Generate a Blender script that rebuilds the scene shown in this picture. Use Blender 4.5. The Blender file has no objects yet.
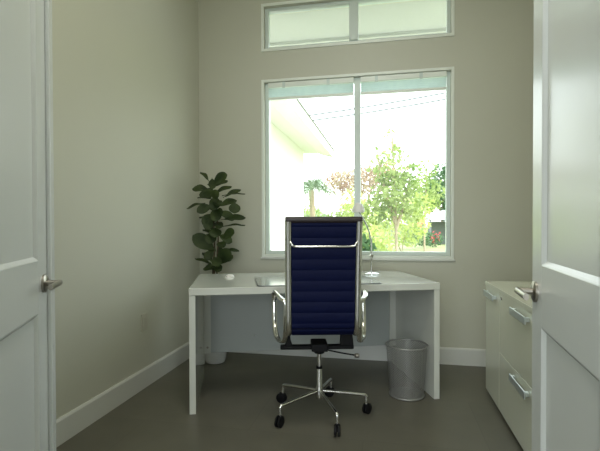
import bpy, bmesh, math, random
from mathutils import Vector, Matrix

scene = bpy.context.scene
C = scene.collection
rnd = random.Random(7)

# ------------------------------------------------------------------ camera
F_PX, CX, CY = 438.0, 300.0, 231.0
YAW, PITCH, ROLL = 0.19763, -0.01328, -0.00244
CAM_Z = 1.08
cy_, sy_ = math.cos(YAW), math.sin(YAW)
f0 = Vector((-sy_, cy_, 0)); r0 = Vector((cy_, sy_, 0)); u0 = Vector((0, 0, 1))
fw = f0 * math.cos(PITCH) + u0 * math.sin(PITCH)
up1 = u0 * math.cos(PITCH) - f0 * math.sin(PITCH)
rt = r0 * math.cos(ROLL) + up1 * math.sin(ROLL)
up = up1 * math.cos(ROLL) - r0 * math.sin(ROLL)
cam_data = bpy.data.cameras.new('camera')
cam = bpy.data.objects.new('camera', cam_data)
C.objects.link(cam)
M4 = Matrix((rt, up, -fw)).transposed().to_4x4()
M4.translation = Vector((0, 0, CAM_Z))
cam.matrix_world = M4
cam_data.sensor_fit = 'HORIZONTAL'
cam_data.sensor_width = 36.0
cam_data.lens = F_PX / 600.0 * 36.0
cam_data.shift_x = 0.0
cam_data.shift_y = (CY - 225.5) / 600.0
cam_data.clip_start = 0.02
scene.camera = cam

# ------------------------------------------------------------------ world, sun, fill lights, exposure
world = bpy.data.worlds.new('world'); scene.world = world
world.use_nodes = True
wn = world.node_tree.nodes; wl = world.node_tree.links
bg = wn['Background']
tc = wn.new('ShaderNodeTexCoord'); sep = wn.new('ShaderNodeSeparateXYZ'); ramp = wn.new('ShaderNodeValToRGB')
wl.new(tc.outputs['Generated'], sep.inputs[0]); wl.new(sep.outputs['Z'], ramp.inputs[0])
ramp.color_ramp.elements[0].position = 0.0; ramp.color_ramp.elements[0].color = (0.97, 1.0, 0.98, 1)
ramp.color_ramp.elements[1].position = 0.9; ramp.color_ramp.elements[1].color = (0.72, 0.88, 1.0, 1)
wl.new(ramp.outputs[0], bg.inputs[0])
bg.inputs[1].default_value = 2.8

def light(name, kind, energy, loc, rot=(0, 0, 0), size=None, color=(1, 1, 1)):
    d = bpy.data.lights.new(name, kind); d.energy = energy; d.color = color
    o = bpy.data.objects.new(name, d); C.objects.link(o); o.location = loc; o.rotation_euler = rot
    if size:
        d.shape = 'RECTANGLE'; d.size, d.size_y = size
    return o

sun = light('sun', 'SUN', 5.0, (0, 0, 10), color=(1.0, 0.96, 0.88))
sun.rotation_euler = Vector((-0.62, 0.30, -0.80)).to_track_quat('-Z', 'Y').to_euler()
sun.data.angle = 0.02
# unseen fill lights added behind the camera and overhead to brighten hall and office
light('hall_fill', 'AREA', 108, (-0.3, -3.85, 1.6), (math.radians(90), 0, 0), (3.4, 2.4), (0.90, 0.97, 1.0))
light('hall_overhead_fill', 'AREA', 14, (-0.25, -1.4, 3.2), (0, 0, 0), (1.4, 1.4), (0.95, 1.0, 0.97))
light('office_overhead_fill', 'AREA', 15, (-0.26, 1.3, 3.36), (0, 0, 0), (0.9, 0.7), (1.0, 0.97, 0.85))

scene.view_settings.view_transform = 'Standard'
scene.view_settings.look = 'None'
scene.view_settings.gamma = 1.0
scene.view_settings.exposure = 0.33
scene.view_settings.use_curve_mapping = False
scene.cycles.use_denoising = True
scene.cycles.max_bounces = 10
scene.cycles.diffuse_bounces = 6
scene.cycles.transparent_max_bounces = 24

# ------------------------------------------------------------------ helpers
def mat(name, color, rough=0.5, metal=0.0, noise=0.0, nscale=30.0, bump=0.0, bscale=200.0, spec=0.5, coat=0.0, trans=0.0):
    m = bpy.data.materials.new(name); m.use_nodes = True
    n = m.node_tree.nodes; l = m.node_tree.links
    b = n['Principled BSDF']
    b.inputs['Base Color'].default_value = (*color, 1)
    b.inputs['Roughness'].default_value = rough
    b.inputs['Metallic'].default_value = metal
    b.inputs['Specular IOR Level'].default_value = spec
    b.inputs['Coat Weight'].default_value = coat
    b.inputs['Coat Roughness'].default_value = 0.08
    if trans: b.inputs['Transmission Weight'].default_value = trans
    if noise or bump:
        t = n.new('ShaderNodeTexCoord')
    if noise:
        nz = n.new('ShaderNodeTexNoise'); nz.inputs['Scale'].default_value = nscale; nz.inputs['Detail'].default_value = 4
        l.new(t.outputs['Object'], nz.inputs['Vector'])
        mx = n.new('ShaderNodeMix'); mx.data_type = 'RGBA'
        l.new(nz.outputs['Fac'], mx.inputs['Factor'])
        mx.inputs['A'].default_value = (*[c * (1 - noise) for c in color], 1)
        mx.inputs['B'].default_value = (*[min(1, c * (1 + noise)) for c in color], 1)
        l.new(mx.outputs['Result'], b.inputs['Base Color'])
    if bump:
        nb = n.new('ShaderNodeTexNoise'); nb.inputs['Scale'].default_value = bscale
        l.new(t.outputs['Object'], nb.inputs['Vector'])
        bp = n.new('ShaderNodeBump'); bp.inputs['Strength'].default_value = bump; bp.inputs['Distance'].default_value = 0.002
        l.new(nb.outputs['Fac'], bp.inputs['Height']); l.new(bp.outputs['Normal'], b.inputs['Normal'])
    return m

def leaf_mat(name, c1, c2, rough=0.45, transl=0.4, scale=6.0):
    m = bpy.data.materials.new(name); m.use_nodes = True
    n = m.node_tree.nodes; l = m.node_tree.links
    b = n['Principled BSDF']; out = n['Material Output']
    t = n.new('ShaderNodeTexCoord'); nz = n.new('ShaderNodeTexNoise'); nz.inputs['Scale'].default_value = scale
    l.new(t.outputs['Object'], nz.inputs['Vector'])
    cr = n.new('ShaderNodeValToRGB')
    cr.color_ramp.elements[0].position = 0.35; cr.color_ramp.elements[0].color = (*c1, 1)
    cr.color_ramp.elements[1].position = 0.65; cr.color_ramp.elements[1].color = (*c2, 1)
    l.new(nz.outputs['Fac'], cr.inputs[0]); l.new(cr.outputs[0], b.inputs['Base Color'])
    b.inputs['Roughness'].default_value = rough
    tr = n.new('ShaderNodeBsdfTranslucent'); l.new(cr.outputs[0], tr.inputs['Color'])
    mx = n.new('ShaderNodeMixShader'); mx.inputs[0].default_value = transl
    l.new(b.outputs[0], mx.inputs[1]); l.new(tr.outputs[0], mx.inputs[2]); l.new(mx.outputs[0], out.inputs['Surface'])
    return m

class MB:
    """collects shapes and links them as ONE mesh object"""
    def __init__(self):
        self.v = []; self.f = []
    def raw(self, verts, faces):
        k = len(self.v); self.v += [tuple(p) for p in verts]; self.f += [tuple(i + k for i in f) for f in faces]
        return self
    def box(self, lo, hi):
        x0, y0, z0 = lo; x1, y1, z1 = hi
        return self.raw([(x0, y0, z0), (x1, y0, z0), (x1, y1, z0), (x0, y1, z0), (x0, y0, z1), (x1, y0, z1), (x1, y1, z1), (x0, y1, z1)],
                        [(0, 3, 2, 1), (4, 5, 6, 7), (0, 1, 5, 4), (1, 2, 6, 5), (2, 3, 7, 6), (3, 0, 4, 7)])
    def prism(self, pts, axis, a, b):
        """closed 2D outline extruded along an axis ('x','y','z') from a to b"""
        def P(p, t):
            return {'x': (t, p[0], p[1]), 'y': (p[0], t, p[1]), 'z': (p[0], p[1], t)}[axis]
        n = len(pts)
        return self.raw([P(p, a) for p in pts] + [P(p, b) for p in pts],
                        [tuple(range(n))[::-1], tuple(range(n, 2 * n))] + [(i, (i + 1) % n, n + (i + 1) % n, n + i) for i in range(n)])
    def tube(self, path, r, n=10, closed=False, flat=None, side=None):
        """round (or flattened) bar along a path; r a number or one per point; flat=(a,b) scales the section"""
        path = [Vector(p) for p in path]; m = len(path)
        rs = r if isinstance(r, (list, tuple)) else [r] * m
        verts = []; prev = None
        for i, p in enumerate(path):
            if closed: t = path[(i + 1) % m] - path[i - 1]
            else: t = path[min(i + 1, m - 1)] - path[max(i - 1, 0)]
            t.normalize()
            if side is not None: a = Vector(side)
            elif prev is None: a = Vector((0, 0, 1)) if abs(t.z) < 0.9 else Vector((1, 0, 0))
            else: a = prev
            a = a - t * a.dot(t)
            if a.length < 1e-6: a = Vector((0, 1, 0)) - t * t.y
            a.normalize(); b = t.cross(a); prev = a
            fa, fb = flat or (1, 1)
            for k in range(n):
                w = 2 * math.pi * k / n
                verts.append(p + (a * math.cos(w) * fa + b * math.sin(w) * fb) * rs[i])
        faces = []
        for i in range(m if closed else m - 1):
            for k in range(n):
                faces.append((i * n + k, i * n + (k + 1) % n, ((i + 1) % m) * n + (k + 1) % n, ((i + 1) % m) * n + k))
        if not closed:
            faces += [tuple(range(n))[::-1], tuple(range((m - 1) * n, m * n))]
        return self.raw(verts, faces)
    def lathe(self, prof, n=32, c=(0, 0, 0), axis='z', cap=True):
        """profile [(r,h),...] turned about an axis through c"""
        verts = []
        for r_, h_ in prof:
            for k in range(n):
                w = 2 * math.pi * k / n; x, y = r_ * math.cos(w), r_ * math.sin(w)
                q = {'z': (x, y, h_), 'x': (h_, x, y), 'y': (x, h_, y)}[axis]
                verts.append((q[0] + c[0], q[1] + c[1], q[2] + c[2]))
        faces = []
        for i in range(len(prof) - 1):
            for k in range(n):
                faces.append((i * n + k, i * n + (k + 1) % n, (i + 1) * n + (k + 1) % n, (i + 1) * n + k))
        if cap:
            faces += [tuple(range(n))[::-1], tuple(range((len(prof) - 1) * n, len(prof) * n))]
        return self.raw(verts, faces)
    def build(self, name, m, parent=None, loc=None, rotz=0, bevel=0.0, smooth=False, seg=2):
        me = bpy.data.meshes.new(name); me.from_pydata(self.v, [], self.f); me.update()
        bm = bmesh.new(); bm.from_mesh(me); bmesh.ops.recalc_face_normals(bm, faces=bm.faces); bm.to_mesh(me); bm.free()
        me.materials.append(m)
        o = bpy.data.objects.new(name, me); C.objects.link(o)
        if parent: o.parent = parent
        if loc: o.location = loc
        o.rotation_euler = (0, 0, rotz)
        if smooth:
            for p in me.polygons: p.use_smooth = True
            me.set_sharp_from_angle(angle=math.radians(40))
        if bevel:
            bv = o.modifiers.new('bevel', 'BEVEL'); bv.width = bevel; bv.segments = seg; bv.limit_method = 'ANGLE'
            bv.angle_limit = math.radians(50); bv.harden_normals = False
        return o

def smooth_path(pts, k=8, closed=False):
    pts = [Vector(p) for p in pts]; n = len(pts); out = []
    for i in range(n if closed else n - 1):
        if closed: p0, p1, p2, p3 = pts[i - 1], pts[i], pts[(i + 1) % n], pts[(i + 2) % n]
        else: p0, p1, p2, p3 = pts[max(i - 1, 0)], pts[i], pts[i + 1], pts[min(i + 2, n - 1)]
        for j in range(k):
            t = j / k
            out.append(0.5 * (2 * p1 + (p2 - p0) * t + (2 * p0 - 5 * p1 + 4 * p2 - p3) * t * t + (3 * p1 - p0 - 3 * p2 + p3) * t ** 3))
    if not closed: out.append(pts[-1])
    return out

def empty(name, loc, rotz=0):
    o = bpy.data.objects.new(name, None); C.objects.link(o)
    o.location = loc; o.rotation_euler = (0, 0, rotz); o.empty_display_size = 0.1
    return o

def tag(o, label=None, cat=None, group=None, kind=None):
    if label: o['label'] = label
    if cat: o['category'] = cat
    if group: o['group'] = group
    if kind: o['kind'] = kind
    return o

# ------------------------------------------------------------------ materials
M_wall = mat('wall_paint', (0.605, 0.605, 0.520), 0.55, noise=0.02, nscale=3, bump=0.05, bscale=300, spec=0.35)
M_white = mat('white_trim_paint', (0.72, 0.73, 0.70), 0.35, bump=0.02, bscale=90)
M_trimw = mat('window_trim_paint', (0.86, 0.90, 0.84), 0.35, bump=0.02, bscale=90)
M_door = mat('white_door_paint', (0.76, 0.79, 0.80), 0.26, bump=0.03, bscale=60)
M_ceil = mat('ceiling_paint', (0.75, 0.74, 0.70), 0.8, noise=0.02)
M_vinyl = mat('white_vinyl_frame', (0.68, 0.76, 0.73), 0.35, noise=0.02)
M_blind = leaf_mat('blind_fabric', (0.74, 0.82, 0.82), (0.78, 0.86, 0.85), 0.6, 0.55, 20)
M_desk = mat('white_gloss_laminate', (0.71, 0.725, 0.67), 0.09, noise=0.015, nscale=15, coat=0.4)
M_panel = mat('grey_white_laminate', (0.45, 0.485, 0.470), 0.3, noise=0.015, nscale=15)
M_cab = mat('cream_gloss_laminate', (0.79, 0.805, 0.685), 0.14, noise=0.015, nscale=12, coat=0.4)
M_chrome = mat('polished_chrome', (0.78, 0.78, 0.76), 0.13, 1.0, noise=0.03, nscale=60)
M_nickel = mat('satin_nickel', (0.40, 0.37, 0.33), 0.28, 1.0, noise=0.05, nscale=80)
M_blue_chrome = mat('brushed_aluminium_pull', (0.74, 0.80, 0.82), 0.38, 0.85, noise=0.05, nscale=120)
M_navy = mat('navy_leather', (0.0030, 0.0055, 0.034), 0.58, noise=0.15, nscale=40, bump=0.15, bscale=400, spec=0.11)
M_black = mat('black_plastic', (0.006, 0.006, 0.007), 0.55, spec=0.2, noise=0.1, nscale=50)
M_dleather = mat('black_leather_roll', (0.02, 0.013, 0.014), 0.4, bump=0.15, bscale=400)
M_wire = mat('silver_mesh_wire', (0.36, 0.36, 0.35), 0.45, 0.6, noise=0.05)
M_mat = mat('silver_grey_desk_mat', (0.50, 0.53, 0.52), 0.12, 0.35, noise=0.03, nscale=10)
M_matedge = mat('dark_mat_edge', (0.05, 0.055, 0.06), 0.35, noise=0.1)
M_pot = mat('white_ceramic', (0.75, 0.76, 0.75), 0.25, noise=0.02, nscale=6)
M_soil = mat('potting_soil', (0.05, 0.035, 0.022), 0.95, noise=0.4, nscale=60, bump=0.6, bscale=90)
M_bark = mat('thin_bark', (0.09, 0.065, 0.04), 0.8, noise=0.3, nscale=40)
M_fig = leaf_mat('fig_leaf', (0.016, 0.034, 0.006), (0.052, 0.080, 0.016), 0.6, 0.10, 9)
M_plate = mat('outlet_plate', (0.55, 0.54, 0.46), 0.4, noise=0.02)
M_lampwhite = mat('white_lamp_shade', (0.85, 0.83, 0.80), 0.3, noise=0.02)

def make_floor_mat():
    m = bpy.data.materials.new('floor_tile'); m.use_nodes = True
    n = m.node_tree.nodes; l = m.node_tree.links; b = n['Principled BSDF']
    t = n.new('ShaderNodeTexCoord'); br = n.new('ShaderNodeTexBrick')
    mp = n.new('ShaderNodeMapping'); mp.inputs['Location'].default_value = (0.12, 0.2, 0)
    l.new(t.outputs['Object'], mp.inputs['Vector']); l.new(mp.outputs[0], br.inputs['Vector'])
    br.inputs['Scale'].default_value = 1.0; br.inputs['Brick Width'].default_value = 1.2; br.inputs['Row Height'].default_value = 0.6
    br.inputs['Mortar Size'].default_value = 0.0015; br.inputs['Mortar Smooth'].default_value = 0.3; br.offset = 0.5
    br.inputs['Color1'].default_value = (0.140, 0.133, 0.104, 1); br.inputs['Color2'].default_value = (0.148, 0.140, 0.110, 1)
    br.inputs['Mortar'].default_value = (0.112, 0.107, 0.086, 1)
    nz = n.new('ShaderNodeTexNoise'); nz.inputs['Scale'].default_value = 5; nz.inputs['Detail'].default_value = 6
    l.new(t.outputs['Object'], nz.inputs['Vector'])
    cr = n.new('ShaderNodeValToRGB'); cr.color_ramp.elements[0].color = (0.82, 0.82, 0.82, 1); cr.color_ramp.elements[1].color = (1.15, 1.15, 1.15, 1)
    l.new(nz.outputs['Fac'], cr.inputs[0])
    mx = n.new('ShaderNodeMix'); mx.data_type = 'RGBA'; mx.blend_type = 'MULTIPLY'; mx.inputs['Factor'].default_value = 1
    l.new(br.outputs['Color'], mx.inputs['A']); l.new(cr.outputs[0], mx.inputs['B']); l.new(mx.outputs['Result'], b.inputs['Base Color'])
    b.inputs['Roughness'].default_value = 0.42; b.inputs['Specular IOR Level'].default_value = 0.4
    return m
M_floor = make_floor_mat()

def make_glass():
    m = bpy.data.materials.new('window_glass'); m.use_nodes = True
    n = m.node_tree.nodes; l = m.node_tree.links; out = n['Material Output']; n.remove(n['Principled BSDF'])
    tr = n.new('ShaderNodeBsdfTransparent'); tr.inputs[0].default_value = (0.93, 0.97, 0.94, 1)
    gl = n.new('ShaderNodeBsdfGlossy'); gl.inputs['Roughness'].default_value = 0.02
    fr = n.new('ShaderNodeFresnel'); fr.inputs[0].default_value = 1.3
    mx = n.new('ShaderNodeMixShader'); l.new(fr.outputs[0], mx.inputs[0]); l.new(tr.outputs[0], mx.inputs[1]); l.new(gl.outputs[0], mx.inputs[2])
    l.new(mx.outputs[0], out.inputs['Surface'])
    return m
M_glass = make_glass()

def make_mesh_mat():
    """woven wire: fine lattice of holes worked out from the basket's own angle and height"""
    m = bpy.data.materials.new('woven_wire_mesh'); m.use_nodes = True
    n = m.node_tree.nodes; l = m.node_tree.links; out = n['Material Output']; b = n['Principled BSDF']
    b.inputs['Base Color'].default_value = (0.33, 0.33, 0.32, 1); b.inputs['Metallic'].default_value = 0.4; b.inputs['Roughness'].default_value = 0.45
    t = n.new('ShaderNodeTexCoord'); s = n.new('ShaderNodeSeparateXYZ'); l.new(t.outputs['Object'], s.inputs[0])
    def math_(op, a, bb=None):
        q = n.new('ShaderNodeMath'); q.operation = op
        for i, x in enumerate((a, bb)):
            if x is None: continue
            if isinstance(x, (int, float)): q.inputs[i].default_value = x
            else: l.new(x, q.inputs[i])
        return q.outputs[0]
    ang = math_('ARCTAN2', s.outputs['Y'], s.outputs['X'])
    d1 = math_('ADD', math_('MULTIPLY', ang, 50.0), math_('MULTIPLY', s.outputs['Z'], 420.0))
    d2 = math_('SUBTRACT', math_('MULTIPLY', ang, 50.0), math_('MULTIPLY', s.outputs['Z'], 420.0))
    k = math_('MAXIMUM', math_('SINE', d1), math_('SINE', d2))
    wire = math_('GREATER_THAN', k, 0.62)
    tr = n.new('ShaderNodeBsdfTransparent'); mx = n.new('ShaderNodeMixShader')
    l.new(wire, mx.inputs[0]); l.new(tr.outputs[0], mx.inputs[1]); l.new(b.outputs[0], mx.inputs[2]); l.new(mx.outputs[0], out.inputs['Surface'])
    return m
M_mesh = make_mesh_mat()

# ------------------------------------------------------------------ room shell
XL, XR, YB, YF, ZC = -1.595, 1.065, 3.543, 0.75, 3.40
WT = 0.16                                        # outer wall thickness
WX0, WX1 = -1.012, 0.478                         # main window opening
WZ0, WZ1 = 0.836, 2.270
TX0, TX1, TZ0, TZ1 = -1.012, 0.478, 2.548, 2.900 # transom opening
def struct(o): o['kind'] = 'structure'; return o

struct(MB().box((-3.2, -4.0, -0.08), (3.2, YB + WT, 0.0)).build('floor', M_floor))
struct(MB().box((XL - 0.12, YF - 0.12, ZC), (XR + 0.12, YB + WT, ZC + 0.1)).build('ceiling', M_ceil))
wb = MB()
for lo, hi in [((XL - 0.12, 0), (WX0, ZC)), ((WX1, 0), (XR + 0.12, ZC)), ((WX0, 0), (WX1, WZ0)), ((WX0, WZ1), (WX1, TZ0)), ((WX0, TZ1), (WX1, ZC))]:
    wb.box((lo[0], YB, lo[1]), (hi[0], YB + WT, hi[1]))
struct(wb.build('wall_back', M_wall))
struct(MB().box((XL - 0.12, YF - 0.12, 0), (XL, YB, ZC)).build('wall_left', M_wall))
struct(MB().box((XR, YF - 0.12, 0), (XR + 0.12, YB, ZC)).build('wall_right', M_wall))
OX0, OX1, OZ = -0.862, 0.392, 2.46               # double door opening
wf = MB()
wf.box((XL, YF - 0.12, 0), (OX0, YF, ZC)); wf.box((OX1, YF - 0.12, 0), (XR, YF, ZC)); wf.box((OX0, YF - 0.12, OZ), (OX1, YF, ZC))
struct(wf.build('wall_front', M_wall))
# hall that the picture is taken from
struct(MB().box((-3.2, -4.0, 3.3), (3.2, YF - 0.12, 3.4)).build('ceiling_hall', M_ceil))
struct(MB().box((-3.3, -4.0, 0), (-3.2, YF - 0.12, 3.4)).build('wall_hall_left', M_wall))
struct(MB().box((3.2, -4.0, 0), (3.3, YF - 0.12, 3.4)).build('wall_hall_right', M_wall))
struct(MB().box((-3.2, -4.1, 0), (3.2, -4.0, 3.4)).build('wall_hall_back', M_wall))
hs = MB(); hs.box((-3.2, YF - 0.12, 0), (XL, YF - 0.02, 3.4)); hs.box((XR, YF - 0.12, 0), (3.2, YF - 0.02, 3.4))
struct(hs.build('wall_hall_side', M_wall))

def base_prof(t=0.014, h=0.13): return [(0, 0), (t, 0), (t, h - 0.012), (t - 0.006, h), (0, h)]
struct(MB().prism([(XL + a, z) for a, z in base_prof()], 'y', YF, YB - 0.001).build('baseboard_left', M_white))
struct(MB().prism([(YB - a, z) for a, z in base_prof()], 'x', XL + 0.014, XR - 0.014).build('baseboard_back', M_white))
struct(MB().prism([(XR - a, z) for a, z in base_prof()], 'y', YF, YB - 0.001).build('baseboard_right', M_white))
# door casing on the room side and jambs
dj = MB()
dj.box((OX0, YF - 0.13, 0), (OX0 + 0.02, YF + 0.0, OZ)); dj.box((OX1 - 0.02, YF - 0.13, 0), (OX1, YF + 0.0, OZ)); dj.box((OX0 + 0.02, YF - 0.13, OZ - 0.02), (OX1 - 0.02, YF, OZ))
struct(dj.build('trim_door_jamb', M_white))

# ------------------------------------------------------------------ windows
def window(name, x0, x1, z0, z1, mull, mw, fr_w, sill):
    root = empty(name, ((x0 + x1) / 2, YB, z0)); root['kind'] = 'structure'
    cx, cz = (x0 + x1) / 2, z0
    L = lambda x, z: (x - cx, z - cz)
    def bx(mb, xa, xb, za, zb, ya, yb):
        a = L(xa, za); b = L(xb, zb); mb.box((a[0], ya, a[1]), (b[0], yb, b[1]))
    t = 0.022
    cs = MB()   # thin raised edge round the opening
    bx(cs, x0 - t, x0, z0 - t, z1 + t, -0.010, 0.0); bx(cs, x1, x1 + t, z0 - t, z1 + t, -0.010, 0.0)
    bx(cs, x0, x1, z1, z1 + t, -0.010, 0.0); bx(cs, x0, x1, z0 - t, z0, -0.010, 0.0)
    cs.build('window_trim', M_trimw, root, bevel=0.002)
    fr = MB(); ya, yb = 0.035, 0.095
    bx(fr, x0, x0 + fr_w, z0, z1, ya, yb); bx(fr, x1 - fr_w, x1, z0, z1, ya, yb)
    bx(fr, x0 + fr_w, x1 - fr_w, z1 - fr_w, z1, ya, yb); bx(fr, x0 + fr_w, x1 - fr_w, z0, z0 + fr_w, ya, yb)
    fr.build('window_frame', M_vinyl, root, bevel=0.003)
    m_ = MB(); bx(m_, mull - mw / 2, mull + mw / 2, z0 + fr_w, z1 - fr_w, ya - 0.012, yb)
    m_.build('window_mullion', M_vinyl, root, bevel=0.003)
    for xa, xb in ((x0 + fr_w, mull - mw / 2), (mull + mw / 2, x1 - fr_w)):
        g = MB(); a = L(xa, z0 + fr_w); b = L(xb, z1 - fr_w)
        g.raw([(a[0], 0.07, a[1]), (b[0], 0.07, a[1]), (b[0], 0.07, b[1]), (a[0], 0.07, b[1])], [(0, 1, 2, 3)])
        g.build('window_pane', M_glass, root)
    if sill:
        s = MB(); bx(s, x0 - t - 0.008, x1 + t + 0.008, z0 - t - 0.014, z0 - t, -0.018, 0.0); s.build('window_sill', M_white, root, bevel=0.002)
    return root
window('window_1', WX0, WX1, WZ0, WZ1, -0.241, 0.050, 0.030, True)
window('window_2', TX0, TX1, TZ0, TZ1, -0.269, 0.072, 0.026, False)

# raised blinds at the head of each sash
def blind(xa, xb, label):
    root = empty('window_blind', ((xa + xb) / 2, YB + 0.018, 2.268))
    w = (xb - xa) / 2
    MB().box((-w, -0.013, -0.042), (w, 0.013, 0)).build('headrail', M_trimw, root, bevel=0.003)
    s = MB(); n = 11; vs = []
    for k in range(n):
        z = -0.044 - k * 0.0076; y = -0.0125 if k % 2 else 0.011
        vs += [(-w + 0.004, y, z), (w - 0.004, y, z)]
    s.raw(vs, [(2 * k, 2 * k + 1, 2 * k + 3, 2 * k + 2) for k in range(n - 1)])
    s.build('pleated_shade', M_blind, root)
    MB().box((-w + 0.002, -0.0125, -0.142), (w - 0.002, 0.0125, -0.122)).build('bottom_rail', M_trimw, root, bevel=0.003)
    for fx in (-0.62, 0.42):
        MB().box((fx * w - 0.012, -0.0165, -0.05), (fx * w + 0.012, -0.013, 0.0)).build('bracket', M_vinyl, root)
    return tag(root, label, 'blind', 'raised window blinds')
blind(-0.980, -0.268, 'raised pale blind over the window pane that shows the white neighbouring house')
blind(-0.214, 0.446, 'raised pale blind over the window pane that shows the lawn and trees')

# ------------------------------------------------------------------ doors
def door(name, hinge, d, vis, astragal):
    """leaf from the hinge along d; vis = +1 if local +Y is the face seen from the hall"""
    W, H, T = 0.630, 2.43, 0.0175
    ang = math.atan2(d[1], d[0]); yax = Vector((-math.sin(ang), math.cos(ang), 0))
    p = Vector((hinge[0], hinge[1], 0)) - yax * (vis * T)
    root = empty(name, p, ang); root['kind'] = 'structure'
    st = 0.107
    rails = [(0.012, 0.22), (0.800, 0.970), (H - st - 0.02, H)]
    f = MB()
    f.box((0, -T, 0.012), (st, T, H)); f.box((W - st, -T, 0.012), (W, T, H))
    for a, b in rails: f.box((st, -T, a), (W - st, T, b))
    f.build('stiles_and_rails', M_door, root, bevel=0.002)
    for a, b in ((0.22, 0.800), (0.970, H - st - 0.02)):
        MB().box((st, -0.007, a), (W - st, 0.007, b)).build('door_panel', M_door, root)
        mo = MB(); w = 0.012
        for s in (-1, 1):
            x0, x1, z0, z1 = st, W - st, a, b
            o_ = [(x0, z0), (x1, z0), (x1, z1), (x0, z1)]; i_ = [(x0 + w, z0 + w), (x1 - w, z0 + w), (x1 - w, z1 - w), (x0 + w, z1 - w)]
            mid = [(x0 + w * .35, z0 + w * .35), (x1 - w * .35, z0 + w * .35), (x1 - w * .35, z1 - w * .35), (x0 + w * .35, z1 - w * .35)]
            verts = [(x, s * T, z) for x, z in o_] + [(x, s * (T - 0.003), z) for x, z in mid] + [(x, s * 0.0072, z) for x, z in i_]
            faces = [(q * 4 + k, q * 4 + (k + 1) % 4, (q + 1) * 4 + (k + 1) % 4, (q + 1) * 4 + k) for q in range(2) for k in range(4)]
            mo.raw(verts, faces)
        mo.build('panel_molding', M_door, root)
    if astragal:
        y = vis * T
        a = MB(); a.box((W - 0.006, min(y, y + vis * 0.014), 0.012), (W + 0.040, max(y, y + vis * 0.014), H)); a.box((W + 0.0, -T, 0.012), (W + 0.012, T, H))
        a.build('astragal', M_door, root, bevel=0.004)
    for s in (-1, 1):
        hx, hz = 0.585, 0.890
        h = MB(); h.lathe([(0.030, T * s), (0.030, (T + 0.006) * s), (0.024, (T + 0.010) * s)], 28, (hx, 0, hz), 'y')
        r = h.build('handle', M_nickel, root, smooth=True)
        lv = MB()
        lv.lathe([(0.010, (T + 0.006) * s), (0.010, (T + 0.049) * s)], 16, (hx, 0, hz), 'y')
        lv.tube(smooth_path([(hx + 0.012, s * (T + 0.047), hz), (hx - 0.02, s * (T + 0.047), hz), (hx - 0.07, s * (T + 0.047), hz), (hx - 0.112, s * (T + 0.047), hz)], 5), 0.0095, 12, flat=(1.0, 0.75))
        lv.build('lever', M_nickel, r, smooth=True)
    MB().box((W - 0.001 if not astragal else W + 0.012, -0.011, 0.84), (W + 0.0015 if not astragal else W + 0.0135, 0.011, 0.94)).build('latch_plate', M_nickel, root)
    return root
door('door_1', (-0.842, 0.73), (-0.463, 0.886), -1, True)
door('door_2', (0.363, 0.766), (0.085, 0.996), +1, False)

# ------------------------------------------------------------------ wall outlet
ou = empty('wall_outlet', (XL, 2.653, 0.435))
MB().box((0, -0.036, -0.058), (0.006, 0.036, 0.058)).build('cover_plate', M_plate, ou, bevel=0.002)
MB().box((0.0055, -0.017, -0.034), (0.0085, 0.017, 0.034)).build('socket', M_plate, ou, bevel=0.001)
tag(ou, 'beige electrical outlet plate low on the left wall', 'outlet')

# ------------------------------------------------------------------ desk
DA = math.radians(19.6)
DO = Vector((-1.108, 2.308, 0))
DL, DD, DH, DT = 1.514, 0.745, 0.722, 0.042
e1 = Vector((math.cos(DA), math.sin(DA), 0)); e2 = Vector((-math.sin(DA), math.cos(DA), 0))
def on_desk(x, y, z=DH): return DO + e1 * x + e2 * y + Vector((0, 0, z))
desk = empty('desk', DO, DA)
tag(desk, 'white gloss rectangular office desk with slab ends standing at an angle under the window', 'desk')
MB().box((0, 0, DH - DT), (DL, DD, DH)).build('desktop', M_desk, desk, bevel=0.003)
SL = 0.036
for x in (0.001, DL - SL - 0.001):
    MB().box((x, 0.004, 0.0), (x + SL, DD - 0.004, DH - DT)).build('side_panel', M_desk, desk, bevel=0.002)
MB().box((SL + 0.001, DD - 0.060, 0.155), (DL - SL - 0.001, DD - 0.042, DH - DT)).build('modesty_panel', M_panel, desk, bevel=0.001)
for x in (SL + 0.001, DL - SL - 0.049):
    b = MB().box((x, DD - 0.082, 0.155), (x + 0.048, DD - 0.0605, DH - DT)).build('corner_batten', M_desk, desk, bevel=0.001)
    for z in (0.20, 0.60):
        MB().lathe([(0.008, DD - 0.0825), (0.0075, DD - 0.0845)], 14, (x + 0.024, 0, z), 'y').build('screw', M_nickel, b, smooth=True)
MB().lathe([(0.006, DD - 0.0605), (0.005, DD - 0.064)], 12, (0.40, 0, 0.27), 'y').build('panel_bolt', M_chrome, desk, smooth=True)

# things on the desk
def rrect(x0, y0, x1, y1, r, n=8):
    out = []
    for cx, cy, a in ((x1 - r, y0 + r, -90), (x1 - r, y1 - r, 0), (x0 + r, y1 - r, 90), (x0 + r, y0 + r, 180)):
        for k in range(n + 1):
            w = math.radians(a + 90 * k / n); out.append((cx + r * math.cos(w), cy + r * math.sin(w)))
    return out
dm = empty('desk_mat', on_desk(0.388, 0.006), DA)
tag(dm, 'flat silver grey desk mat with rounded corners lying at the front edge of the desk', 'desk mat')
MB().prism(rrect(0, 0, 0.765, 0.43, 0.045), 'z', 0.0, 0.004).build('mat_base', M_matedge, dm)
MB().prism(rrect(0.007, 0.009, 0.758, 0.423, 0.040), 'z', 0.004, 0.0055).build('mat_surface', M_mat, dm)

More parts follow.
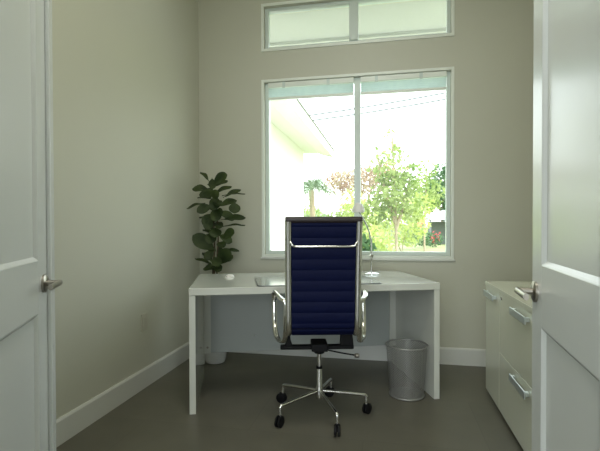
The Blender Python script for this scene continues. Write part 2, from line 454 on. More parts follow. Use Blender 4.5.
cm = empty('computer_mouse', on_desk(0.225, 0.510), DA + 0.3); cm.scale = (0.56, 0.56, 0.62)
prof = []
mv = MB(); NU, NV = 8, 20
verts = []
for i in range(NU + 1):
    ph = math.pi / 2 * i / NU
    for k in range(NV):
        w = 2 * math.pi * k / NV
        verts.append((0.056 * math.cos(ph) * math.cos(w), 0.031 * math.cos(ph) * math.sin(w), 0.033 * math.sin(ph) ** 0.8 * (1 - 0.12 * math.cos(w) * math.cos(ph))))
mv.raw(verts, [(i * NV + k, i * NV + (k + 1) % NV, (i + 1) * NV + (k + 1) % NV, (i + 1) * NV + k) for i in range(NU) for k in range(NV)] + [tuple(range(NV))[::-1]])
mv.build('mouse_body', M_lampwhite, cm, smooth=True)
MB().lathe([(0.006, -0.003), (0.007, 0), (0.006, 0.003)], 14, (0.03, 0, 0.028), 'y').build('scroll_wheel', M_plate, cm, smooth=True)
tag(cm, 'small white computer mouse on the desk beside the plant', 'computer mouse')

lp = empty('desk_lamp', on_desk(1.243, 0.533), DA)
tag(lp, 'slim chrome desk lamp with round base and small white head behind the chair', 'lamp')
MB().lathe([(0.058, 0), (0.058, 0.006), (0.050, 0.011), (0.012, 0.016)], 32).build('base', M_chrome, lp, smooth=True)
MB().tube([(0, 0, 0.014), (0.0, 0, 0.20)], 0.0055, 10).build('post', M_chrome, lp, smooth=True)
MB().lathe([(0.011, -0.016), (0.013, -0.010), (0.013, 0.010), (0.011, 0.016)], 16, (0.0, 0, 0.135), 'y').build('knuckle', M_chrome, lp, smooth=True)
MB().tube(smooth_path([(0.0, 0, 0.20), (-0.004, 0, 0.25), (-0.025, 0.0, 0.33), (-0.06, 0.0, 0.40), (-0.092, 0, 0.45)], 6), 0.0055, 10).build('arm', M_chrome, lp, smooth=True)
MB().lathe([(0.012, 0.045), (0.032, 0.030), (0.043, 0.0), (0.045, -0.022), (0.040, -0.026)], 24, (-0.098, 0, 0.475)).build('lamp_head', M_lampwhite, lp, smooth=True)

# ------------------------------------------------------------------ office chair
CA = math.radians(13.0)
ch = empty('office_chair', (-0.383, 2.466, 0), CA)
tag(ch, 'high-backed navy ribbed leather office chair with chrome frame on castors', 'chair')
PROF = [(0.235, 0.492), (0.205, 0.522), (0.10, 0.532), (-0.03, 0.524), (-0.14, 0.512), (-0.215, 0.518), (-0.258, 0.560), (-0.272, 0.66), (-0.284, 0.80), (-0.305, 0.96), (-0.330, 1.100)]
path = smooth_path([(0, a, b) for a, b in PROF], 10)
# arc length
acc = [0.0]
for a, b in zip(path, path[1:]): acc.append(acc[-1] + (b - a).length)
def along(s):
    s = max(0, min(acc[-1] - 1e-6, s))
    for i in range(len(acc) - 1):
        if acc[i + 1] >= s:
            t = (s - acc[i]) / max(1e-9, acc[i + 1] - acc[i]); return path[i].lerp(path[i + 1], t), (path[i + 1] - path[i]).normalized()
def sling(s0, s1, hw, pitch, phase=0.0):
    N = int((s1 - s0) / 0.004); front, back = [], []
    nx = 6
    for i in range(N + 1):
        s = s0 + (s1 - s0) * i / N
        p, t = along(s); nrm = Vector((1, 0, 0)).cross(t)
        e = min(1.0, min(s - s0, s1 - s) / 0.012)
        rip = 0.0055 * math.sqrt(abs(math.sin(math.pi * (s + phase) / pitch))) + 0.0050
        rip *= max(0.25, math.sqrt(max(0, e)))
        for j in range(nx + 1):
            x = -hw + 2 * hw * j / nx
            front.append(p + nrm * rip + Vector((x, 0, 0))); back.append(p - nrm * rip + Vector((x, 0, 0)))
    w = nx + 1; n = len(front); fs = []
    for i in range(N):
        for j in range(nx):
            a = i * w + j
            fs.append((a, a + 1, a + w + 1, a + w)); fs.append((n + a, n + a + w, n + a + w + 1, n + a + 1))
        fs.append((i * w, (i + 1) * w, n + (i + 1) * w, n + i * w)); fs.append((i * w + nx, n + i * w + nx, n + (i + 1) * w + nx, (i + 1) * w + nx))
    fs.append(tuple(range(nx, -1, -1)) + tuple(range(n, n + nx + 1))); k = N * w
    fs.append(tuple(range(k, k + nx + 1)) + tuple(range(n + k + nx, n + k - 1, -1)))
    return MB().raw(front + back, fs)
LT = acc[-1]
s_seat = next(a for a, p in zip(acc, path) if p.z > 0.545 and p.y < -0.2)
sling(0.004, s_seat - 0.002, 0.159, 0.055).build('seat', M_navy, ch, smooth=True)
sling(s_seat + 0.002, LT - 0.004, 0.159, 0.055).build('backrest', M_navy, ch, smooth=True)
for s in (-1, 1):
    MB().tube([p + Vector((s * 0.176, 0, 0)) for p in path], 0.0165, 14, flat=(1.06, 1.0), side=(1, 0, 0)).build('side_rail', M_chrome, ch, smooth=True)
# rolled top edge
tp = path[-1]
MB().lathe([(0.008, -0.192), (0.0165, -0.189), (0.0165, 0.189), (0.008, 0.192)], 18, (0, tp.y + 0.002, tp.z + 0.006), 'x').build('top_roll', M_dleather, ch, smooth=True)
# chrome back spreader with swept ends
pb, tb = along(LT - 0.125); nb = Vector((1, 0, 0)).cross(tb)
off = -nb * 0.020 if (nb.y > 0) else nb * 0.020
c0 = pb + off
pts = [(-0.172, c0.y + 0.012, c0.z + 0.030), (-0.158, c0.y, c0.z + 0.012), (-0.140, c0.y, c0.z + 0.001), (-0.05, c0.y, c0.z), (0.05, c0.y, c0.z), (0.140, c0.y, c0.z + 0.001), (0.158, c0.y, c0.z + 0.012), (0.172, c0.y + 0.012, c0.z + 0.030)]
MB().tube(smooth_path(pts, 6), 0.0065, 10).build('back_spreader', M_chrome, ch, smooth=True)
MB().tube([(-0.172, 0.10, 0.515), (0.172, 0.10, 0.515)], 0.010, 12).build('seat_spreader', M_chrome, ch, smooth=True)
# looped arms
for s in (-1, 1):
    lp_ = [(0.190, -0.268, 0.685), (0.212, -0.245, 0.702), (0.232, -0.180, 0.712), (0.248, -0.08, 0.714), (0.255, -0.005, 0.704), (0.257, 0.030, 0.660), (0.257, 0.025, 0.600),
           (0.255, 0.000, 0.530), (0.246, -0.050, 0.478), (0.228, -0.110, 0.455), (0.202, -0.180, 0.466), (0.190, -0.240, 0.530), (0.188, -0.266, 0.610)]
    MB().tube(smooth_path([(s * x, y, z) for x, y, z in lp_], 7, True), 0.012, 12, closed=True, flat=(1.15, 0.62), side=(1, 0, 0)).build('armrest', M_chrome, ch, smooth=True)
# tilt mechanism
b = MB(); b.box((-0.222, -0.020, 0.374), (0.196, 0.026, 0.396))
b.build('mechanism_bar', M_black, ch, bevel=0.006)
b = MB(); b.box((-0.046, -0.050, 0.368), (0.046, 0.085, 0.412)); b.lathe([(0.030, 0.350), (0.034, 0.380)], 20)
b.build('tilt_housing', M_black, ch, bevel=0.006)
MB().prism([(-0.200, 0.388), (-0.150, 0.388), (-0.164, 0.425), (-0.168, 0.505), (-0.184, 0.505), (-0.186, 0.425)], 'y', -0.015, 0.020).build('seat_bracket', M_black, ch, bevel=0.003)
MB().prism([(0.196, 0.388), (0.118, 0.388), (0.122, 0.470), (0.166, 0.505), (0.182, 0.505), (0.190, 0.450)], 'y', -0.015, 0.020).build('seat_bracket', M_black, ch, bevel=0.003)
lv = MB(); lv.tube([(0.03, -0.030, 0.378), (0.12, -0.045, 0.362), (0.200, -0.060, 0.352)], 0.0045, 10)
lever = lv.build('height_lever', M_black, ch, smooth=True)
MB().lathe([(0.008, 0.192), (0.0125, 0.197), (0.0125, 0.214), (0.008, 0.219)], 16, (0, -0.062, 0.3505), 'x').build('lever_knob', M_nickel, lever, smooth=True)
MB().lathe([(0.0125, 0.26), (0.0125, 0.36)], 20).build('gas_piston', M_chrome, ch, smooth=True)
c_ = MB(); c_.lathe([(0.021, 0.090), (0.023, 0.098), (0.023, 0.150), (0.018, 0.165), (0.016, 0.262), (0.014, 0.270)], 24)
c_.build('column', M_chrome, ch, smooth=True)
MB().lathe([(0.0172, 0.262), (0.0172, 0.276)], 20).build('column_collar', M_black, ch, smooth=True)
for k in range(5):
    w = math.radians(226.8 + 72 * k) - CA
    d = Vector((math.cos(w), math.sin(w), 0)); R = 0.267
    pts = [d * 0.018 + Vector((0, 0, 0.134)), d * 0.10 + Vector((0, 0, 0.127)), d * (R - 0.025) + Vector((0, 0, 0.112)), d * (R - 0.004) + Vector((0, 0, 0.105)), d * R + Vector((0, 0, 0.092)), d * R + Vector((0, 0, 0.056))]
    leg = MB().tube(smooth_path(pts, 5), 0.0095, 12).build('base_leg', M_chrome, ch, smooth=True)
    a = w + (0.5, -0.4, 0.9, 1.6, 0.2)[k]; ax = Vector((-math.sin(a), math.cos(a), 0))
    ca = MB(); ctr = d * R + Vector((0.010 * math.cos(a), 0.010 * math.sin(a), 0.030))
    for s in (-1, 1):
        for q, (r1, r2) in enumerate(((0.006, 0.013),)):
            pp = [ctr + ax * (s * t_) for t_ in (0.0035, 0.005, 0.0145, 0.017)]
            ca.tube(pp, [0.026, 0.030, 0.030, 0.024], 22)
    ca.tube([ctr - ax * 0.016, ctr + ax * 0.016], 0.007, 10)
    ca.tube([d * R + Vector((0, 0, 0.034)), d * R + Vector((0, 0, 0.060))], 0.010, 12)
    ca.build('caster', M_black, leg, smooth=True)

# ------------------------------------------------------------------ waste basket
wbk = empty('waste_basket', (0.118, 2.846, 0))
tag(wbk, 'round silver wire mesh waste basket on the floor beneath the right end of the desk', 'waste basket')
HB, R0, R1 = 0.322, 0.104, 0.128
MB().lathe([(R0, 0.010), (R1, HB)], 64, cap=False).build('mesh_wall', M_mesh, wbk, smooth=True)
ring = lambda r, z, t, n=48: MB().tube([(r * math.cos(2 * math.pi * k / n), r * math.sin(2 * math.pi * k / n), z) for k in range(n)], t, 10, closed=True)
ring(R1, HB, 0.0055).build('rim', M_wire, wbk, smooth=True)
ring(R0, 0.008, 0.0065).build('foot_ring', M_wire, wbk, smooth=True)
MB().lathe([(R0, 0.006), (R0, 0.009)], 40).build('base', M_wire, wbk)

# ------------------------------------------------------------------ cabinets along the right wall
CF, CB = 0.618, XR - 0.016
def pull(parent, yc, z, w=0.255):
    """flat U-shaped pull bar on a front facing -x"""
    p = MB(); p.box((-0.024, yc - w / 2, z - 0.017), (-0.017, yc + w / 2, z + 0.019))
    for s in (-1, 1): p.box((-0.018, yc + s * (w / 2 - 0.016) - 0.012, z - 0.006), (0.0, yc + s * (w / 2 - 0.016) + 0.012, z + 0.014))
    return p.build('handle', M_blue_chrome, parent, bevel=0.003)
def cabinet(name, y0, y1, label, cat, fronts, handles):
    root = empty(name, (CF, y0, 0))
    L = y1 - y0; D = CB - CF
    MB().box((0.020, 0.001, 0.030), (D, L - 0.001, 0.698)).build('body', M_cab, root, bevel=0.001)
    MB().box((0.050, 0.010, 0.0), (D, L - 0.010, 0.030)).build('plinth', M_black, root)
    for (nm, za, zb), hs_ in zip(fronts, handles):
        d = MB().box((0.0, 0.002, za), (0.019, L - 0.002, zb)).build(nm, M_cab, root, bevel=0.0015)
        for yc, z, w in hs_: pull(d, yc, z, w)
    tag(root, label, cat)
    return root
fc = cabinet('file_cabinet', 1.827, 2.637, 'cream white lateral file cabinet with two wide drawers and chrome pulls beside the right door', 'file cabinet',
        [('drawer', 0.032, 0.360), ('drawer', 0.364, 0.696)], [[(0.392, 0.318, 0.25)], [(0.392, 0.652, 0.25)]])
sc_ = cabinet('storage_cabinet', 2.638, 2.985, 'narrow cream white cabinet with a single pull, next to the window wall', 'cabinet',
        [('door', 0.032, 0.696)], [[(0.185, 0.652, 0.245)]])
MB().lathe([(0.009, 0.0), (0.009, -0.004), (0.005, -0.005)], 16, (0, 0.76, 0.672), 'x').build('lock', M_nickel, fc, smooth=True)
wt = MB().box((CF - 0.006, 1.822, 0.6985), (CB + 0.001, 2.990, 0.7205)).build('cabinet_top', M_cab, bevel=0.002)
tag(wt, 'cream white gloss top board lying across the cabinets by the right wall', 'cabinet top')

# ------------------------------------------------------------------ potted fiddle leaf fig behind the desk
PX, PY = -1.335, 3.250
fig = empty('potted_fig', (PX, PY, 0))
tag(fig, 'fiddle leaf fig with dark leaves in a white pot behind the desk', 'plant')
MB().lathe([(0.058, 0.0), (0.074, 0.006), (0.084, 0.035), (0.092, 0.10), (0.100, 0.19), (0.104, 0.24), (0.098, 0.24), (0.094, 0.20), (0.088, 0.19)], 36).build('pot', M_pot, fig, smooth=True)
MB().lathe([(0.0885, 0.190), (0.0885, 0.205), (0.05, 0.212)], 28).build('soil', M_soil, fig, smooth=True)
SC = 0.00775     # metres per photo pixel at the plant
def pl(u, v, dy=0.0):
    k = 1 + dy / PY; u = 213.5 + (u - 213.5) * 1.12
    return Vector(((u - 213.5) * SC * k, dy + (u - 213.5) * SC * -0.15, (CAM_Z + (226.8 - v) * SC * k)))
st = MB()
stems = [[(0.0, 0.0, 0.20), (-0.005, 0.0, 0.5), pl(213, 262), pl(212.5, 235, .01), pl(211.5, 205, .01), pl(211, 180)],
         [(0.02, 0.01, 0.20), (0.02, 0.0, 0.5), pl(215.5, 265), pl(218, 240, -.02), pl(217, 215, -.02), pl(215, 192, -.03)],
         [(-0.02, -0.01, 0.20), (-0.02, 0.0, 0.5), pl(212, 268, -.01), pl(211.5, 250, .03), pl(210, 228, .04), pl(208, 205, .05)]]
for s_ in stems:
    p_ = smooth_path(s_, 6); st.tube(p_, [0.009 - 0.006 * i / len(p_) for i in range(len(p_))], 8)
st.build('stems', M_bark, fig, smooth=True)
fol = MB()
def leaf(base, tip, width, face=1.0, droop=0.02):
    """broad fiddle-shaped leaf; face 1 shows its blade to the room, 0 lies edge-on"""
    ax = tip - base; Ln = ax.length; t = ax.normalized()
    view = Vector((0.38, -0.92, 0.05)); upv = Vector((0.1, -0.25, 1))
    nrm = (view * face + upv * (1 - face)); nrm = (nrm - t * nrm.dot(t)).normalized(); sd = t.cross(nrm)
    rows = 12; verts = []
    for i in range(rows + 1):
        x = i / rows
        wv = 0.0 if x < 0.10 else (math.sin(math.pi * ((x - 0.10) / 0.90) ** 1.15)) ** 0.6 * (0.72 + 0.35 * x)
        wv = max(wv, 0.04); wv = 0.05 if i == rows else wv
        c = base + ax * x - Vector((0, 0, 1)) * droop * (x * x) + Vector((0, 0, 1)) * droop * x
        for j in (-1.0, -0.5, 0.0, 0.5, 1.0):
            wave = 0.004 * math.sin(9 * x + 3 * j)
            verts.append(c + sd * (j * wv * width / 2) + nrm * (0.10 * width * abs(j) * wv + wave))
    fol.raw(verts, [(i * 5 + j, i * 5 + j + 1, (i + 1) * 5 + j + 1, (i + 1) * 5 + j) for i in range(rows) for j in range(4)])
LEAVES = [ # tip u,v  base u,v  width px, facing, depth of base, depth of tip
 (196, 172, 208, 182, 5, .25, .0, .06), (229.5, 176, 210, 184.5, 10, .8, .0, -.06), (192.5, 189, 210, 191.5, 8.5, .55, .0, -.05),
 (192, 198, 211, 200, 7, .45, .0, .08), (187, 209.5, 204, 204, 5, .3, .0, -.06), (226, 188, 212, 195, 6, .4, .0, .10),
 (246, 196, 221, 197, 4, .15, .0, -.04), (235, 191.5, 221, 199, 6, .4, .02, .1), (235, 215, 233.5, 203, 10.5, 1, .0, -.03),
 (240.5, 219.5, 220, 221, 7.5, .5, .0, .08), (218, 211, 216, 196, 10, 1, -.02, -.10), (220, 223, 217, 208, 10, 1, -.02, -.12),
 (195, 218, 212, 224, 6, .4, .0, .05), (200, 213, 212, 206, 9, .8, .0, -.1), (198.5, 220.5, 212, 233, 8, .5, .0, .08),
 (199, 231, 214, 238, 5.5, .3, .0, .04), (196.5, 237, 216, 253, 13.5, .95, -.02, -.12), (219, 239, 216, 228, 11, 1, -.03, -.10),
 (237.5, 234, 219, 239, 11, .7, .0, -.08), (241, 227, 221, 228, 4, .15, .0, .06), (240.5, 252.5, 219, 253, 6, .25, .0, -.05),
 (231, 250, 217, 268, 12, .9, .0, -.06), (193.5, 261, 213, 268, 4.5, .3, .0, -.02), (197, 254.5, 213, 266, 5.5, .4, .0, .07),
 (203.5, 271.5, 219, 271, 7, .45, -.02, -.05), (229, 221, 215, 212, 9, .6, .0, .10), (207, 199, 212, 187, 8, .8, .0, -.08),
 (225, 207, 214, 201, 8, .6, .0, -.12), (206, 226, 213, 214, 9, .8, .0, -.1), (230, 202, 215, 208, 8, .5, .03, .12),
 (205, 244, 213, 230, 8, .7, .03, .10), (226, 244, 216, 236, 9, .7, .02, .10), (203, 184, 211, 191, 6, .4, .02, .10),
 (222, 182, 211, 188, 6, .5, .02, .10), (224, 230, 214, 222, 8, .7, .03, -.1), (208, 215, 214, 222, 8, .6, .04, .12),
 (220, 262, 215, 247, 8, .8, .03, .08), (226, 257, 216, 266, 7, .6, .05, .12), (206, 205, 213, 213, 9, .7, .02, .05), (214, 190, 211, 178, 7, .8, .0, -.05),
 (221, 191, 213, 203, 8, .7, -.03, -.09), (205, 237, 214, 244, 6, .4, -.02, -.07),
 (222, 268, 214, 258, 9, .9, -.03, -.09), (207, 262, 214, 252, 8, .8, -.02, -.08), (228, 262, 216, 256, 7, .6, -.02, .04), (205, 250, 213, 257, 7, .6, .0, .08),
 (214, 246, 213, 232, 9, 1, -.04, -.12), (223, 272, 214, 269, 8, .7, -.04, -.05), (206, 268, 214, 270, 7, .7, -.05, -.03), (227, 249, 216, 243, 8, .6, .0, -.08),
 (201, 195, 211, 197, 8, .7, -.02, -.07), (208, 190, 212, 200, 8, .8, -.03, -.08), (226, 213, 216, 217, 9, .8, -.02, -.08), (209, 231, 213, 219, 9, .9, -.03, -.10)]
for tu, tv, bu, bv, wpx, fc_, bd, td in LEAVES:
    leaf(pl(bu, bv, bd), pl(tu, tv, td), wpx * SC * 1.20, fc_, 0.03 if fc_ < 0.6 else 0.01)
fol.build('foliage', M_fig, fig, smooth=True)

# ------------------------------------------------------------------ outside
M_lawn = mat('sunlit_lawn', (0.28, 0.30, 0.14), 0.9, noise=0.2, nscale=3, bump=0.5, bscale=60)
M_stucco = mat('white_stucco', (0.84, 0.84, 0.80), 0.8, noise=0.02, bump=0.2, bscale=120)
M_soffit = mat('soffit_board', (0.52, 0.54, 0.50), 0.7, noise=0.02)
M_roof = mat('grey_roof_shingle', (0.30, 0.31, 0.32), 0.8, noise=0.15, nscale=30)
M_cable = mat('weathered_cable', (0.20, 0.21, 0.23), 0.7, noise=0.1)
struct(MB().raw([(-60, YB + WT + 0.01, -0.10), (60, YB + WT + 0.01, -0.10), (60, 28, -0.25), (-60, 28, -0.25), (60, 120, 1.0), (-60, 120, 1.0)], [(0, 1, 2, 3), (3, 2, 4, 5)]).build('lawn', M_lawn))
# own roof overhang above the transom
ov = MB(); ov.box((-2.1, YB + WT, 3.02), (2.6, 4.54, 3.06)); ov.box((-2.1, 4.54, 2.99), (2.6, 4.58, 3.20)); ov.box((-2.1, YB + WT, 2.985), (2.6, 3.93, 3.02))
struct(ov.build('trim_eave', M_soffit))

M_bounce = mat('pale_bounce_slab', (0.55, 0.54, 0.50), 0.85, noise=0.08, nscale=4)
struct(MB().box((-2.15, YB + WT + 0.01, -0.12), (6, 6.0, -0.06)).box((-2.15, 6.0, -0.12), (-1.0, 12.2, -0.06)).build('bounce_slab', M_bounce))  # unseen pale slabs added to bounce light onto the eave and white wing

# neighbouring white wing
nh = empty('neighbouring_house', (-2.16, 7.5, -0.1))
tag(nh, 'white stucco house wing with broad white eave outside, left of the garden', 'house')
MB().box((-5.0, -2.9, -0.1), (0, 3.8, 3.129)).build('wall', M_stucco, nh)
sf = MB(); sf.prism([(-0.25, 3.13), (0.34, 3.13), (0.34, 3.19), (-0.25, 3.19)], 'y', -3.2, 4.3); sf.build('soffit', M_stucco, nh)
MB().prism([(0.341, 3.105), (0.70, 3.00), (0.70, 3.06), (0.341, 3.20)], 'y', -3.2, 4.3).build('rafter_board', M_stucco, nh)
MB().box((0.701, -3.2, 2.99), (0.73, 4.3, 3.19)).build('fascia', M_stucco, nh)
MB().raw([(-5.4, -3.3, 3.25), (0.76, -3.3, 3.19), (0.76, 4.32, 3.19), (-5.4, 4.32, 3.25), (-2.5, 0.0, 3.9), (-2.5, 1.0, 3.9)],
         [(0, 1, 4), (1, 2, 5, 4), (2, 3, 5), (3, 0, 4, 5), (3, 2, 1, 0)]).build('roof', M_roof, nh)

# far cottage on the right with porch post
ct = empty('garden_cottage', (3.1, 30, -0.1))
tag(ct, 'small grey roofed cottage with a porch post at the far right of the garden', 'house')
MB().box((-0.2, 0.8, -0.2), (3.5, 3.5, 1.4)).build('wall', mat('dark_cottage_wall', (0.16, 0.18, 0.17), 0.8, noise=0.2, nscale=2), ct)
MB().raw([(-0.75, -0.7, 1.50), (4, -0.7, 1.50), (4, 4, 1.50), (-0.75, 4, 1.50), (0.6, 1.5, 2.2), (3.0, 1.5, 2.2)],
         [(0, 1, 5, 4), (1, 2, 5), (2, 3, 4, 5), (3, 0, 4), (3, 2, 1, 0)]).build('roof', M_roof, ct)
MB().box((-0.45, -0.55, -0.3), (-0.35, -0.45, 1.50)).build('porch_post', M_cable, ct)

# white shed behind the left shrubs
sh = empty('white_shed', (-4.35, 26, -0.2))
tag(sh, 'pale white shed half hidden by shrubs beside the white wing', 'shed')
MB().box((-0.75, 0, 0), (0.75, 1.6, 1.75)).build('wall', M_stucco, sh)
MB().prism([(-0.95, 1.75), (0.95, 1.75), (0.0, 2.45)], 'y', -0.15, 1.8).build('roof', M_soffit, sh)

# power lines
def cable(z0, z1, label):
    o = MB().tube([Vector((-9, 20, z0)).lerp(Vector((8, 20, z1)), i / 12) - Vector((0, 0, 0.35 * (1 - (2 * i / 12 - 1) ** 2))) for i in range(13)], 0.034, 6).build('power_line', M_cable)
    tag(o, label, 'power line', 'overhead power lines')
cable(5.85, 7.75, 'upper of the two thin cables crossing the bright sky')
cable(5.62, 7.45, 'lower of the two thin cables crossing the bright sky')

# garden planting: every tree and shrub has its own foliage of real leaf blades and its own stems
def scatter(mb, centre, radii, n, size, seed, flat=0.0, shell=0.0, up=0.0):
    r_ = random.Random(seed)
    for _ in range(n):
        while True:
            p = Vector((r_.uniform(-1, 1), r_.uniform(-1, 1), r_.uniform(-1, 1)))
            if shell < p.length < 1: break
        c = Vector(centre) + Vector((p.x * radii[0], p.y * radii[1], p.z * radii[2]))
        t = Vector((r_.gauss(0, 1), r_.gauss(0, 1), r_.gauss(0, 1) + up)).normalized()
        nn = Vector((r_.gauss(0, 1), r_.gauss(0, 1), r_.gauss(0, 1))); nn = (nn - t * nn.dot(t)).normalized(); s = t.cross(nn)
        L = size * r_.uniform(0.6, 1.3); w = L * 0.28
        mb.raw([c, c + t * L * 0.35 + s * w, c + t * L, c + t * L * 0.35 - s * w], [(0, 1, 2), (0, 2, 3)])
def plant(name, loc, label, cat, blobs, m, trunks, trunk_r, size, seed, group=None, up=0.3, extra=None):
    root = empty(name, loc)
    f = MB()
    for i, (c, rad, n) in enumerate(blobs): scatter(f, c, rad, n, size, seed * 31 + i, up=up)
    f.build('foliage', m, root)
    t = MB()
    for p in trunks: t.tube(smooth_path(p, 4), [trunk_r * (1 - 0.6 * k / (4 * (len(p) - 1))) for k in range(4 * (len(p) - 1) + 1)], 8)
    t.build('trunk', M_tree, root, smooth=True)
    if extra:
        g = MB(); scatter(g, extra[0], extra[1], extra[2], extra[3], seed + 900); g.build('blossom', extra[4], root)
    return tag(root, label, cat, group)
M_tree = mat('pale_bark', (0.42, 0.34, 0.24), 0.85, noise=0.25, nscale=20)
M_lf1 = leaf_mat('bright_leaf', (0.22, 0.32, 0.09), (0.45, 0.53, 0.21), 0.5, 0.5, 2.0)
M_lf2 = leaf_mat('lime_leaf', (0.42, 0.52, 0.14), (0.60, 0.66, 0.26), 0.5, 0.5, 2.0)
M_lf3 = leaf_mat('deep_leaf', (0.07, 0.15, 0.07), (0.18, 0.30, 0.14), 0.5, 0.35, 2.0)
M_lf4 = leaf_mat('rosy_leaf', (0.42, 0.26, 0.20), (0.52, 0.44, 0.30), 0.5, 0.5, 2.0)
M_lf5 = leaf_mat('hazy_leaf', (0.29, 0.39, 0.21), (0.42, 0.52, 0.30), 0.6, 0.5, 1.0)
M_red = leaf_mat('red_blossom', (0.60, 0.07, 0.09), (0.75, 0.20, 0.20), 0.6, 0.3, 3.0)
M_pink = leaf_mat('coral_blossom', (0.75, 0.30, 0.22), (0.80, 0.45, 0.35), 0.6, 0.3, 3.0)

G = -0.1
plant('young_tree', (0.16, 9, G), 'young light green tree with pale trunk and tall tip amid the garden', 'tree',
      [((0, 0, 1.80), (0.52, 0.45, 0.45), 620), ((-0.05, 0, 2.35), (0.32, 0.3, 0.40), 170), ((-0.08, 0, 2.85), (0.13, 0.13, 0.30), 26), ((-0.38, 0.1, 2.40), (0.16, 0.2, 0.35), 42), ((0.30, 0.1, 2.15), (0.25, 0.2, 0.30), 80), ((-0.42, 0, 1.4), (0.35, 0.3, 0.4), 240), ((0.35, 0, 1.45), (0.25, 0.3, 0.3), 110)],
      M_lf1, [[(0, 0, 0), (0.01, 0, 0.6), (0.0, 0, 1.3), (-0.03, 0, 2.1), (-0.08, 0, 3.05)], [(0.0, 0, 1.1), (0.16, 0.03, 1.6), (0.30, 0.1, 2.2)], [(0, 0, 1.2), (-0.2, 0, 1.8), (-0.36, 0.1, 2.6)]], 0.040, 0.125, 1, up=0.2,
      extra=((-0.1, -0.1, 2.3), (0.35, 0.3, 0.25), 16, 0.07, M_pink))
plant('leafy_shrub', (-0.62, 10, G), 'lime green shrub behind the right edge of the chair back', 'shrub',
      [((0, 0, 0.9), (0.55, 0.5, 0.9), 1100), ((-0.1, 0, 1.7), (0.3, 0.3, 0.35), 160)], M_lf2, [[(0, 0, 0), (0.02, 0, 0.8), (-0.05, 0, 1.7)], [(0, 0, 0.2), (0.3, 0, 1.2)]], 0.02, 0.11, 2, up=0.6)
plant('leafy_shrub', (-1.15, 11, G), 'light green shrub seen past the foot of the white wing, left of the window mullion', 'shrub',
      [((0, 0, 0.8), (0.55, 0.5, 0.8), 900), ((0.2, 0, 1.4), (0.35, 0.3, 0.35), 220)], M_lf1, [[(0, 0, 0), (0.02, 0, 0.8), (-0.05, 0, 1.4)]], 0.02, 0.11, 3, up=0.4,
      extra=((0.15, -0.35, 0.75), (0.2, 0.15, 0.2), 14, 0.08, M_red))
plant('leafy_shrub', (1.28, 24, G), 'grey green shrub on the lawn right of the young tree', 'shrub',
      [((0, 0, 0.75), (0.75, 0.6, 0.75), 700), ((0.3, 0, 1.5), (0.4, 0.4, 0.45), 160)], M_lf5, [[(0, 0, 0), (0.02, 0, 0.9), (0.2, 0, 1.8)], [(0, 0, 0.3), (-0.2, 0, 1.3)]], 0.03, 0.20, 4, up=0.4)
plant('leafy_shrub', (-3.35, 19, G), 'soft green shrub at the end of the white wing, below the palm', 'shrub',
      [((0, 0, 1.0), (0.75, 0.6, 1.0), 900), ((0.75, 0, 0.8), (0.6, 0.5, 0.8), 600)], M_lf1, [[(0, 0, 0), (0.02, 0, 0.8), (-0.05, 0, 1.6)], [(0, 0, 0.2), (0.7, 0, 1.1)]], 0.03, 0.16, 13, up=0.4)
plant('leafy_shrub', (0.42, 13, G), 'bushy yellow green shrub close behind the pale trunk of the young tree', 'shrub',
      [((0, 0, 1.15), (0.75, 0.6, 0.62), 800), ((0.45, 0, 1.75), (0.45, 0.4, 0.35), 220), ((-0.5, 0, 1.4), (0.5, 0.5, 0.5), 300)], M_lf2, [[(0, 0, 0), (0.02, 0, 0.7), (0.3, 0, 1.7)], [(0, 0, 0.3), (-0.4, 0, 1.3)]], 0.02, 0.12, 21, up=0.4,
      extra=((0.5, -0.4, 1.2), (0.15, 0.15, 0.15), 10, 0.09, M_pink))
plant('low_shrub', (-0.05, 8.4, G), 'low light green shrub at the bottom of the window beneath the young tree', 'shrub',
      [((-0.22, 0, 0.60), (0.42, 0.3, 0.55), 700)], M_lf2, [[(0, 0, 0), (-0.1, 0, 0.5)]], 0.015, 0.10, 5, up=0.3)
plant('round_bush', (2.05, 26, -0.25), 'small round dark bush on the edge of the bright lawn', 'bush',
      [((0, 0, 0.55), (0.50, 0.4, 0.50), 500)], M_lf3, [[(0, 0, 0), (0, 0, 0.6)]], 0.03, 0.14, 6)
plant('leafy_tree', (4.1, 36, -0.2), 'tall deep green tree at the right edge of the window', 'tree',
      [((0.3, 0, 4.2), (1.5, 1.3, 1.9), 1500), ((-0.9, 0, 3.4), (1.0, 1.0, 1.1), 500), ((1.1, 0, 5.6), (0.9, 1.0, 0.9), 330), ((1.0, 0, 2.0), (1.0, 0.8, 1.5), 500)],
      M_lf3, [[(0.1, 0, 0), (0.12, 0, 2.3), (0.4, 0, 5.6)], [(0.12, 0, 2.2), (-0.8, 0, 3.7)]], 0.12, 0.30, 7)
plant('leafy_tree', (1.75, 22, -0.2), 'airy pale green tree between the young tree and the deep green tree', 'tree',
      [((0, 0, 2.7), (0.95, 0.8, 0.95), 620), ((0.1, 0, 3.8), (0.6, 0.5, 0.6), 110), ((-0.7, 0, 2.2), (0.7, 0.6, 0.7), 300)], M_lf1, [[(0, 0, 0), (0, 0, 1.6), (0.1, 0, 3.9)], [(0, 0, 1.4), (-0.6, 0, 2.4)]], 0.05, 0.20, 8)
plant('blossoming_tree', (-0.85, 16, G), 'broad rosy brown tree crown behind the young tree', 'tree',
      [((0, 0, 2.75), (1.35, 0.7, 0.50), 1300), ((0.5, 0, 3.1), (0.7, 0.5, 0.4), 300), ((-0.9, 0, 2.7), (0.6, 0.5, 0.45), 300)], M_lf4, [[(0, 0, 0), (0.05, 0, 1.5), (0.4, 0, 2.9)], [(0.03, 0, 1.3), (-0.7, 0, 2.7)]], 0.06, 0.13, 9)
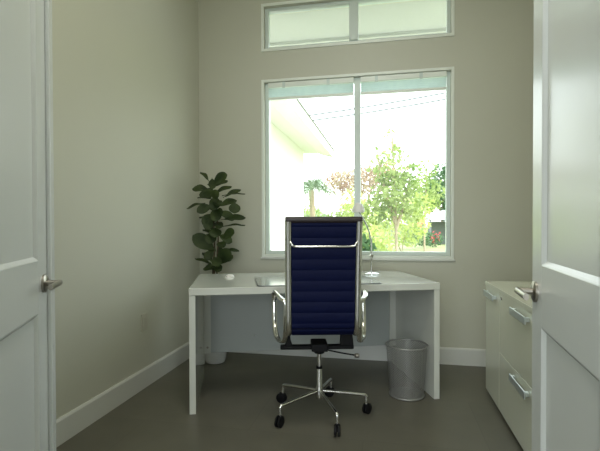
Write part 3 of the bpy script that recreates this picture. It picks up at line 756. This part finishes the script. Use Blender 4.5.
plant('hedge', (-1.6, 22, G), 'hazy pale hedge closing the garden behind the trees', 'hedge',
      [((-2.6, 0, 0.9), (2.0, 0.6, 1.3), 1500), ((0.4, 0, 0.8), (1.7, 0.6, 1.2), 1300)], M_lf5, [[(-3.2, 0, 0), (-3.2, 0, 1.0), (-1.8, 0, 1.3), (0.4, 0, 1.3), (0.9, 0, 0.8), (0.9, 0, 0)]], 0.05, 0.17, 10)
plant('flowering_bush', (2.75, 27, -0.25), 'red flowering bush beside the far cottage', 'bush',
      [((0, 0, 0.45), (0.55, 0.4, 0.40), 260)], M_lf3, [[(0, 0, 0), (0, 0, 0.4)]], 0.03, 0.15, 11, extra=((-0.05, -0.3, 0.60), (0.34, 0.3, 0.34), 55, 0.15, M_red))
plant('dark_shrub', (-0.36, 6.4, G), 'dark spiky leaved shrub just outside the window beside the chair back', 'shrub',
      [((0, 0, 0.55), (0.18, 0.18, 0.50), 260)], M_lf3, [[(0, 0, 0), (0, 0, 0.6)]], 0.02, 0.16, 12, up=0.9)

# palm beside the end of the white wing
pr = empty('palm', (-2.50, 14.5, G)); tag(pr, 'grey green palm with drooping fronds beside the end of the white wing', 'palm')
pt = MB(); pt.tube(smooth_path([(0, 0, 0), (0.04, 0, 1.2), (-0.02, 0, 2.35)], 4), 0.09, 10); pt.build('trunk', M_tree, pr, smooth=True)
fr = MB(); r_ = random.Random(3)
for k in range(20):
    a = 2 * math.pi * k / 20 + r_.uniform(-.15, .15); el = r_.uniform(0.2, 1.35); Lf = r_.uniform(0.9, 1.25)
    d = Vector((math.cos(a), math.sin(a), 0)); sp = []
    for i in range(15):
        t = i / 14; sp.append(Vector((0, 0, 2.35)) + d * (Lf * t * math.cos(el) + 0.15 * t * t) + Vector((0, 0, Lf * math.sin(el) * t - 0.95 * t * t)))
    fr.tube(sp, 0.008, 5)
    sd = Vector((-math.sin(a), math.cos(a), 0))
    for i in range(2, 15):
        tt = (sp[i] - sp[i - 1]).normalized()
        for s in (-1, 1):
            tip = sp[i] + (sd * s * 0.7 + tt * 0.7).normalized() * 0.34 - Vector((0, 0, 0.10)); mid = sp[i].lerp(tip, 0.4)
            w = tt * 0.022
            fr.raw([sp[i], mid + w, tip, mid - w], [(0, 1, 2), (0, 2, 3)])
fr.build('fronds', leaf_mat('palm_frond', (0.16, 0.24, 0.14), (0.26, 0.34, 0.20), 0.5, 0.35, 2.0), pr)
